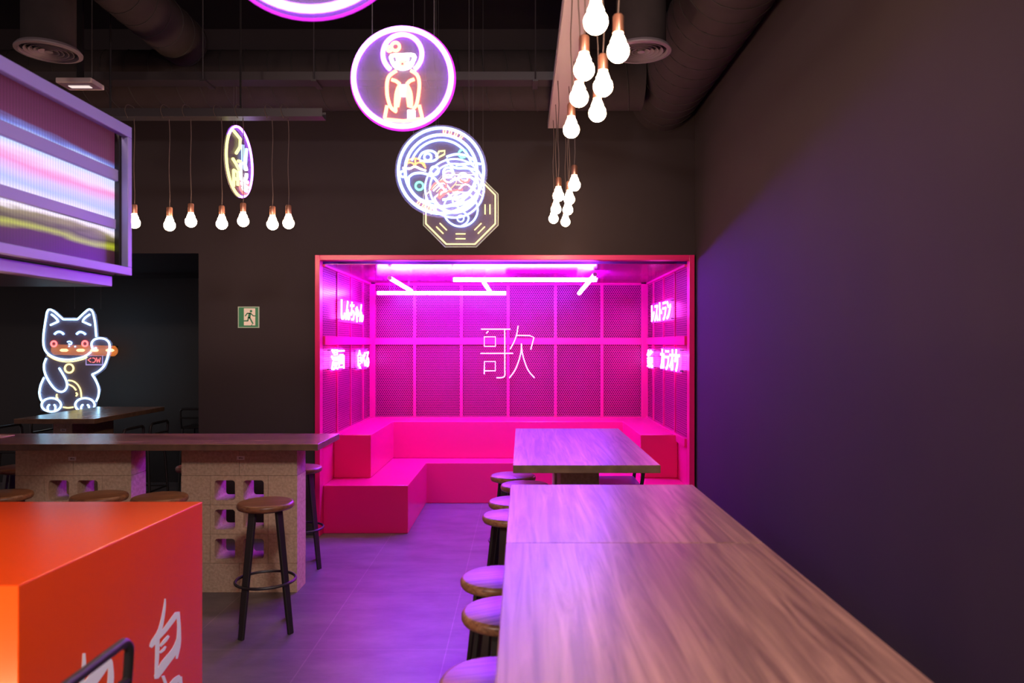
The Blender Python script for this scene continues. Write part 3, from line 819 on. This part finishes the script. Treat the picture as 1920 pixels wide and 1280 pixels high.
t = thing('emergency_light', 'white boxy emergency light fitting under the duct at upper left', 'light fitting', (-3.0, 5.04, 3.41))
MB().box(-3.12, -2.88, 4.96, 5.12, 3.41, 3.445).build('housing', m_white_p, t, bevel=0.006)
MB().box(-3.07, -2.93, 5.02, 5.06, 3.4055, 3.41).build('lens', m_lens, t)
MB().box(-3.02, -2.98, 5.03, 5.05, 3.445, ZC).build('bracket', m_steel, t)

# ------------------------------------------------------------ hanging neon signs in a line over the aisle
SPLIT = {'toe_tube', 'eye_tube', 'ear_tube', 'cheek_tube', 'ring_tube', 'flower_tube', 'onion_tube', 'chopstick_tube', 'dot_tube', 'bar_tube'}
def neon_disc(name, label, loc, scale, c, R, layers, edge=None, outline=None, wires=(-0.6, 0.6), rz=0.0, top=ZC):
    """layers: (part name, material, radius in m, strokes in drawing units)"""
    t = thing(name, label, 'neon sign', loc, rz)
    fn = lambda u, v, d: (u, d, v)
    ol = outline or circ(0, 0, R, 64)
    MB().prism(ol, fn, 0.012, 0.017).build('acrylic_panel', m_acryl, t, world=False)
    if edge:
        q = [(u*1.005, 0.0145, v*1.005) for u, v in ol]
        MB().tube(q, 0.004, 6, closed=True).build('panel_edge', edge, t, world=False)
    for nm, m, r, st_ in layers:
        groups = [[q] for q in st_] if nm in SPLIT else [st_]
        for g in groups: design(scale, c, g, MB(), r, 8, 0.0).build(nm, m, t, world=False, smooth=True)
    zt = max(v for u, v in ol)
    for wx in wires:
        u = wx*R; v = math.sqrt(max(0, R*R-u*u)) if not outline else zt*0.98
        MB().tube([(u, 0.0145, v), (u, 0.0145, top-loc[2])], 0.0016, 5).build('hanging_wire', m_wire, t, world=False)
    return t
S2 = 3.197/1390/5.819
def ring(cx, cy, r, n=56): return ('c', circ(cx, cy, r, n))
def arc(cx, cy, r, d0, d1, n=18, ry=None): return circ(cx, cy, r, n, math.radians(d0), math.radians(d1), ry)
geo = [
    ('ring_tube', m_neon_vio, 0.0115, [ring(608, 640, 533)]),
    ('hair_tube', m_neon_vio, 0.0105, [arc(608, 385, 213, 128, 412, 30)]),
    ('face_tube', m_neon_white, 0.0085, [('c', sm([(490, 405), (610, 398), (735, 400), (725, 460), (690, 520), (610, 545), (530, 520), (495, 460)], 3, True)), [(540, 440), (610, 430), (680, 440)], [(545, 470), (570, 515)], [(680, 470), (650, 515)]]),
    ('mouth_tube', m_neon_cream, 0.006, [ring(608, 492, 30, 16)]),
    ('flower_tube', m_neon_cream, 0.007, [ring(533, 305, 44, 20), ring(468, 330, 24, 14)]),
    ('robe_tube', m_neon_cream, 0.0075, [sm([(545, 565), (470, 620), (442, 690), (440, 800), (452, 880), (485, 970), (545, 1015)], 4), sm([(700, 565), (765, 610), (792, 690), (785, 820), (760, 940), (720, 985)], 4),
        sm([(490, 665), (540, 682), (580, 715)], 3), sm([(580, 715), (545, 800), (535, 900), (535, 990)], 3), sm([(592, 740), (575, 850), (555, 960)], 3),
        sm([(740, 660), (690, 680), (655, 715)], 3), sm([(655, 715), (695, 800), (705, 900), (700, 970)], 3), sm([(640, 740), (665, 850), (680, 960)], 3),
        [(440, 950), (415, 1085), (440, 1100), (620, 1118), (800, 1095), (825, 1080), (792, 945)]]),
    ('sash_tube', m_neon_white, 0.011, [[(585, 745), (650, 745)], [(585, 785), (650, 785)], [(590, 825), (645, 825)], [(690, 1000), (690, 1090)], [(722, 1000), (722, 1090)]])]
neon_disc('neon_sign', 'round violet-ringed neon sign of a robed doll figure hanging over the aisle', (-0.513, 3.197, 2.81), S2, (611, 640), 0.2235, geo, edge=m_neon_edge)

# nearest sign: only the bottom of its ring is in the picture
S1 = 1.978/1390
neon_disc('neon_sign', 'large magenta-edged neon ring cut off by the top picture edge', (-0.562, 1.978, 2.81), S1, (0, 0), 0.277,
          [('ring_tube', m_neon_vio, 0.0115, [ring(0, 0, 180)]), ('bowl_tube', m_neon_cream, 0.007, [arc(0, 0, 90, 0, 180), [(-110, 0), (110, 0)]])], edge=m_neon_edge)

SA = 4.277/1390/5.224
def arc_text(txt, r, h, a_mid, step, flip):
    out = []
    letters = {'U': [[(-.3, .5), (-.3, -.3), (-.1, -.5), (.1, -.5), (.3, -.3), (.3, .5)]], 'D': [[(-.3, -.5), (-.3, .5), (.1, .5), (.3, .2), (.3, -.2), (.1, -.5), (-.3, -.5)]],
               'O': [[(-.3, -.3), (-.3, .3), (-.1, .5), (.1, .5), (.3, .3), (.3, -.3), (.1, -.5), (-.1, -.5), (-.3, -.3)]], 'N': [[(-.3, -.5), (-.3, .5), (.3, -.5), (.3, .5)]]}
    for i, cch in enumerate(txt):
        a = math.radians(a_mid+(i-(len(txt)-1)/2)*step)
        for s in letters[cch]:
            q = []
            for x, y in s:
                X, Y = x*h*0.8, y*h
                if flip: rr = r-Y; aa = a-X/r    # bottom text, reads left to right
                else: rr = r+Y; aa = a+X/r
                q.append((507+rr*math.sin(aa), 496-rr*math.cos(aa)))
            out.append(q)
    return out
ramen = [
    ('ring_tube', m_neon_blue, 0.0085, [ring(507, 496, 418), ring(507, 496, 352)]),
    ('word_tube', m_neon_cream, 0.0035, arc_text('UDON', 385, 46, 18, 8.5, False)+arc_text('UDON', 385, 46, 202, -8.5, True)),
    ('bowl_tube', m_neon_blue, 0.0065, [arc(507, 500, 305, 200, 345, 26), sm([(190, 560), (240, 525), (330, 520), (430, 560), (500, 640), (560, 700)], 4), sm([(190, 560), (195, 650), (260, 740), (340, 790), (450, 800)], 4),
        sm([(290, 380), (320, 325), (390, 300), (450, 320), (470, 370), (430, 400), (360, 405), (300, 395)], 3), ring(377, 362, 35, 16), sm([(560, 360), (650, 335), (740, 345), (820, 385), (860, 440)], 4),
        sm([(560, 380), (600, 440), (660, 470), (760, 470), (850, 490)], 4), ring(578, 512, 48, 18), ring(445, 495, 40, 16), ring(135, 528, 28, 14), sm([(650, 440), (740, 430), (830, 425), (900, 430)], 3),
        sm([(600, 600), (700, 560), (800, 560), (860, 620)], 3), sm([(520, 780), (640, 760), (760, 720), (850, 640)], 3), sm([(560, 840), (680, 830), (800, 780), (870, 700)], 3), sm([(480, 850), (600, 900), (740, 870), (850, 800)], 3)]),
    ('dumpling_tube', m_neon_orange, 0.005, [sm([(150, 460), (180, 400), (255, 375), (330, 410), (355, 470)], 4), arc(205, 460, 45, 190, 350, 10), arc(295, 460, 45, 190, 350, 10), [(255, 380), (255, 450)]]),
    ('dumpling_base_tube', m_neon_white, 0.006, [sm([(130, 470), (200, 475), (250, 455), (310, 480), (360, 495)], 4)]),
    ('onion_tube', m_neon_green, 0.006, [ring(295, 645, 38, 18), ring(720, 328, 38, 18)]),
    ('shrimp_tube', m_neon_red, 0.005, [sm([(400, 690), (450, 620), (520, 600), (560, 640), (500, 700), (480, 760)], 4), sm([(490, 770), (560, 710), (640, 690), (720, 680)], 4), arc(740, 560, 50, 20, 160, 8)]),
    ('chopstick_tube', m_neon_yel, 0.005, [[(455, 360), (490, 305), (545, 300), (540, 335), (470, 372)]])]
neon_disc('neon_sign', 'round ice-blue neon sign of a noodle bowl with dumplings hanging over the aisle', (-0.465, 4.277, 2.66), SA, (507, 496), 0.268, ramen, edge=None)

SB = 4.9/1390
fish = [('ring_tube', m_neon_blue, 0.006, [ring(0, 0, 55), ring(0, 0, 46)]),
        ('noodle_tube', m_neon_white, 0.005, [sm([(-40, 5), (-20, -10), (0, 8), (20, -8), (40, 6)], 4), sm([(-38, 18), (-18, 6), (2, 22), (22, 8), (38, 20)], 4), arc(-10, -22, 11, 0, 360, 14), arc(16, -20, 9, 0, 360, 12), arc(0, 4, 40, 20, 160, 14)]),
        ('shrimp_tube', m_neon_orange, 0.004, [sm([(-28, -6), (-14, -20), (4, -14), (-6, 0), (-18, 10)], 4), sm([(6, 28), (18, 30), (28, 22)], 3)])]
neon_disc('neon_sign', 'smaller ice-blue neon bowl sign half hidden behind the dumpling bowl sign', (-0.444, 4.9, 2.69), SB, (0, 0), 0.205, fish)

SO = 5.54/1390/5.224
ocx, ocy = 700, 875
k8 = 340*math.tan(PI/8)
octo = ('c', [(ocx-k8, ocy-340), (ocx+k8, ocy-340), (ocx+340, ocy-k8), (ocx+340, ocy+k8), (ocx+k8, ocy+340), (ocx-k8, ocy+340), (ocx-340, ocy+k8), (ocx-340, ocy-k8)])
bars = []
for k in range(8):
    a = k*PI/4; dx, dy = math.cos(a), math.sin(a)
    for rr in (240, 288):
        bars.append([(ocx+dx*rr-dy*48, ocy+dy*rr+dx*48), (ocx+dx*rr+dy*48, ocy+dy*rr-dx*48)])
yy = [ring(ocx, ocy, 168, 40), sm([(ocx, ocy-168), (ocx-60, ocy-130), (ocx-75, ocy-70), (ocx, ocy), (ocx+75, ocy+70), (ocx+60, ocy+130), (ocx, ocy+168)], 4)]
oR = 365*SO
ok = oR*math.tan(PI/8)
ool = [(-ok, oR), (ok, oR), (oR, ok), (oR, -ok), (ok, -oR), (-ok, -oR), (-oR, -ok), (-oR, ok)]
neon_disc('neon_sign', 'octagonal yellow neon sign with ring and bars hanging just above the booth', (-0.456, 5.54, 2.667), SO, (ocx, ocy), oR,
          [('octagon_tube', m_neon_yel, 0.0055, [octo]), ('bar_tube', m_neon_yel, 0.0042, bars), ('swirl_tube', m_neon_blue, 0.0065, yy), ('dot_tube', m_neon_blue, 0.005, [ring(ocx, ocy+90, 32, 16), ring(ocx, ocy-90, 32, 16)])],
          edge=m_rim, outline=ool)

# round sign seen nearly edge-on over the left table (faces +x)
SE = 5.5/1390
edge_sign = [('ring_tube', m_neon_lime, 0.010, [arc(0, 0, 64, 90, 215, 22)]), ('ring_arc_tube', m_neon_vio, 0.009, [arc(0, 0, 64, 215, 450, 40)]),
    ('katakana_tube', m_neon_lime, 0.011, [[(-30, -50), (2, -44), (0, -28), (-18, -12)], sm([(-34, 2), (-18, 8), (-2, 16)], 3), [(-8, 0), (4, -2)], [(-30, 22), (-30, 52)], [(-30, 22), (-10, 22), (-10, 46)], [(-26, 36), (-12, 36)]]),
    ('chopstick_tube', m_neon_deep, 0.012, [[(14, -36), (16, 8)], [(34, -34), (26, 8)]]),
    ('bowl_tube', m_neon_red, 0.008, [sm([(-6, 30), (2, 48), (24, 56), (40, 50)], 4), [(42, 26), (40, 50)]]),
    ('noodle_tube', m_neon_white, 0.013, [arc(18, 14, 16, 0, 360, 16), [(2, 30), (38, 30)], [(8, 38), (36, 40)], [(14, 46), (34, 47)]])]
neon_disc('neon_sign', 'round yellow and white neon sign seen nearly edge-on over the left table', (-2.09, 5.5, 3.01), SE, (0, 0), 0.262, edge_sign, rz=PI/2, wires=(-0.3, -0.1), top=3.57)

# ------------------------------------------------------------ lucky cat sign in the alcove
SC = 8.3/1390/5.818
cc = (430, 650)
el = lambda cx, cy, rx, ry, n=24: ('c', circ(cx, cy, rx, n, 0, 2*PI, ry))
cat = [
    ('outline_tube', m_neon_cat, 0.0095, [
        [(700, 385)]+sm([(697, 340), (688, 240), (676, 170), (660, 112), (630, 85), (590, 105), (495, 195)], 3)+[(340, 195)]+sm([(250, 115), (195, 86), (165, 112), (150, 190), (130, 320), (122, 430), (132, 505), (165, 562), (230, 605), (320, 630), (410, 634), (500, 620), (580, 595), (640, 552)], 3),
        sm([(655, 505), (650, 455), (680, 415), (740, 400), (800, 412), (840, 450), (846, 510), (832, 575), (812, 645), (780, 710), (720, 765), (655, 795)], 3),
        sm([(655, 795), (700, 870), (728, 950), (725, 1030), (700, 1090)], 3),
        sm([(155, 620), (130, 690), (140, 780), (190, 880), (250, 955), (305, 984), (350, 975), (380, 930), (375, 870), (340, 800), (295, 725)], 4),
        sm([(130, 830), (95, 910), (80, 990), (90, 1050), (105, 1085)], 3), el(210, 1128, 106, 74), el(577, 1128, 106, 74),
        sm([(655, 505), (670, 520), (700, 505)], 3)]),
    ('ear_tube', m_neon_cat, 0.0095, [sm([(210, 140), (255, 175), (288, 218)], 3)+[(200, 258)], sm([(630, 140), (578, 178), (550, 218)], 3)+[(640, 258)]]),
    ('toe_tube', m_neon_cat, 0.009, [sm([(175, 1195), (170, 1150), (190, 1125)], 3), sm([(250, 1195), (256, 1150), (240, 1125)], 3), sm([(540, 1195), (535, 1150), (555, 1125)], 3), sm([(615, 1195), (622, 1150), (605, 1125)], 3)]),
    ('eye_tube', m_neon_deep, 0.0125, [sm([(245, 358), (270, 336), (300, 330), (330, 342), (345, 360)], 3), sm([(485, 358), (510, 336), (535, 332), (565, 344), (583, 360)], 3)]),
    ('nose_tube', m_neon_deep, 0.008, [sm([(385, 442), (410, 435), (433, 450), (420, 470), (400, 460)], 3), [(400, 485), (408, 492)], [(465, 495), (475, 488)]]),
    ('cheek_tube', m_neon_red, 0.009, [('c', circ(238, 462, 29, 18)), ('c', circ(577, 460, 29, 18))]),
    ('collar_tube', m_neon_yel, 0.0065, [sm([(170, 585), (250, 632), (350, 656), (450, 653), (560, 628), (600, 605)], 4)]),
    ('bell_tube', m_neon_yel, 0.009, [('c', circ(405, 730, 47, 22))]),
    ('belly_tube', m_neon_yel, 0.0075, [sm([(395, 860), (450, 870), (500, 910), (530, 970), (538, 1045)], 4), sm([(402, 905), (450, 930), (480, 968)], 3), sm([(272, 1010), (267, 1038), (282, 1055)], 3), sm([(480, 995), (494, 1012), (480, 1032)], 3), sm([(340, 1152), (395, 1160), (450, 1152)], 3)])]
co = [(195, 72), (145, 110), (125, 300), (100, 420), (110, 510), (145, 590), (115, 680), (125, 800), (70, 900), (60, 1000), (90, 1070), (85, 1190), (200, 1222), (330, 1215), (450, 1215), (690, 1222), (705, 1100), (750, 960), (690, 815), (800, 735), (862, 560), (872, 450), (810, 388), (725, 380), (700, 150), (660, 80), (620, 70), (500, 172), (340, 172), (250, 92)]
coL = [((x-cc[0])*SC, -(y-cc[1])*SC) for x, y in co]
catx, catz = (60+cc[0]/5.818-978)*8.3/1390, 1.66-(565+cc[1]/5.818-645)*8.3/1390
neon_disc('neon_cat_sign', 'white outline neon sign of a waving lucky cat in the dark alcove', (catx, 8.3, catz), SC, cc, 0.35, cat, outline=coL, wires=(0.08, 0.92), top=2.45)
# reflections in the cat's acrylic, modelled as glowing objects behind it
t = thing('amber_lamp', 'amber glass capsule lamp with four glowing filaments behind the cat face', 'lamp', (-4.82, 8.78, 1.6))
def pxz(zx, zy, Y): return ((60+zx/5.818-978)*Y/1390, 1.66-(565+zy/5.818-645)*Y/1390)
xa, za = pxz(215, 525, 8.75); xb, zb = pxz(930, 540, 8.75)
MB().tube([(xa, 8.75, za), (xa+0.012, 8.75, za), (xa+0.035, 8.75, za), (xb-0.035, 8.75, zb), (xb-0.012, 8.75, zb), (xb, 8.75, zb)], 0.05, 16, rs=[0.01, 0.04, 0.062, 0.062, 0.04, 0.01]).build('glass_shade', m_amber_refl, t, smooth=True)
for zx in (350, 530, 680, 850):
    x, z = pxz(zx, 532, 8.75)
    MB().tube([(x-0.05, 8.75, z), (x-0.03, 8.75, z), (x+0.03, 8.75, z), (x+0.05, 8.75, z)], 0.015, 10, rs=[0.004, 0.018, 0.018, 0.004]).build('filament', m_filament_refl, t, smooth=True)
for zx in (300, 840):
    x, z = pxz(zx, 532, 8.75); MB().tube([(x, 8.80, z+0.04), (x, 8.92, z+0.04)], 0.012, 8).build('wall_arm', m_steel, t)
t = thing('restroom_sign', 'small red lettered neon sign in a pale frame beside the cat arm', 'sign', (-4.4, 8.86, 1.45))  # mirror image of a sign behind the camera, built as glowing tubes
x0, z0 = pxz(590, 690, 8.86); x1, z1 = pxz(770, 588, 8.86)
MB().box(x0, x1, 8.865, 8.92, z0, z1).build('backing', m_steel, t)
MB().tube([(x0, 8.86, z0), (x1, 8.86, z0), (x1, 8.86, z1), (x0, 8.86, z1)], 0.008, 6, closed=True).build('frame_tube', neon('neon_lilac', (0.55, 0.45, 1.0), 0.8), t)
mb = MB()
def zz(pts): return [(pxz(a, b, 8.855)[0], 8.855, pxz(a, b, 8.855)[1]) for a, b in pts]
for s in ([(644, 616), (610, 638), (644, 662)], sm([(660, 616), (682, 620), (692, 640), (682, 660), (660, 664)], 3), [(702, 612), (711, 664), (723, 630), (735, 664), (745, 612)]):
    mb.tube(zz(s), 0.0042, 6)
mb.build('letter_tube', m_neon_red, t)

# ------------------------------------------------------------ exit sign, red plate, tray
t = thing('exit_sign', 'green and white square running-man exit sign on the dark wall', 'sign', (-2.377, YB, 1.80))
E0 = 6.45/1390/23.27
def ef(zx, zy, d): return ((440+zx/23.27-978)*6.45/1390, YB-0.004-d, 1.66-(565+zy/23.27-645)*6.45/1390)
def eq(pts): return [(x, y) for x, y in pts]
MB().prism([(148, 225), (1082, 225), (1082, 1150), (148, 1150)], ef, -0.004, 0).build('rim_plate', m_rim, t)
MB().prism([(188, 262), (1030, 262), (1030, 1115), (188, 1115)], ef, 0, 0.0006).build('green_field', m_green, t)
MB().prism([(412, 300), (908, 300), (908, 1045), (412, 1045)], ef, 0.0006, 0.0011).build('door_panel', m_cream, t)
mb = MB()
def limb(pts, wd):
    for a, b in zip(pts, pts[1:]):
        d = Vector((b[0]-a[0], b[1]-a[1])); n = Vector((-d.y, d.x)).normalized()*wd/2; e = d.normalized()*wd*0.3
        mb.prism([(a[0]+n.x-e.x, a[1]+n.y-e.y), (b[0]+n.x+e.x, b[1]+n.y+e.y), (b[0]-n.x+e.x, b[1]-n.y+e.y), (a[0]-n.x-e.x, a[1]-n.y-e.y)], ef, 0.0011, 0.0016)
mb.prism(circ(722, 425, 55, 16), ef, 0.0011, 0.0016)
limb([(690, 520), (560, 520), (475, 630)], 50); limb([(720, 530), (820, 628), (920, 630)], 46); limb([(670, 530), (640, 700)], 110)
limb([(610, 700), (580, 845), (390, 850)], 56); limb([(660, 700), (800, 960)], 62); limb([(775, 1010), (735, 1045)], 30)
mb.build('running_figure', m_green, t)
t = thing('red_wall_plate', 'narrow red sign plate seen edge-on at the alcove corner', 'sign', (-2.83, 6.75, 1.8))
MB().box(-2.866, -2.858, 6.62, 6.80, 1.735, 1.94).build('plate', m_redsign, t)
MB().box(-2.858, -2.81, 6.66, 6.70, 1.80, 1.88).build('bracket', m_steel, t)
t = thing('food_tray', 'small pale tray of orange scraps at the left end of the long table', 'tray', (-3.66, 5.12, HT))
MB().box(-3.78, -3.545, 5.05, 5.19, HT+0.0005, HT+0.006).build('tray', mat('pale_card', (0.6, 0.42, 0.30), 0.6), t, bevel=0.002, bseg=1)
mb = MB()
for k in range(9):
    x, y, r = -3.76+0.017*k+random.uniform(-.006, .006), 5.10+random.uniform(-.02, .06), random.uniform(0.010, 0.016)
    mb.lathe([(0, -r*0.6), (r*0.8, -r*0.4), (r, 0), (r*0.6, r*0.5), (0, r*0.6)], 10, (x, y, HT+0.006+r*0.6))
fo = mb.build('scraps', m_food, t, smooth=True); fo['kind'] = 'stuff'
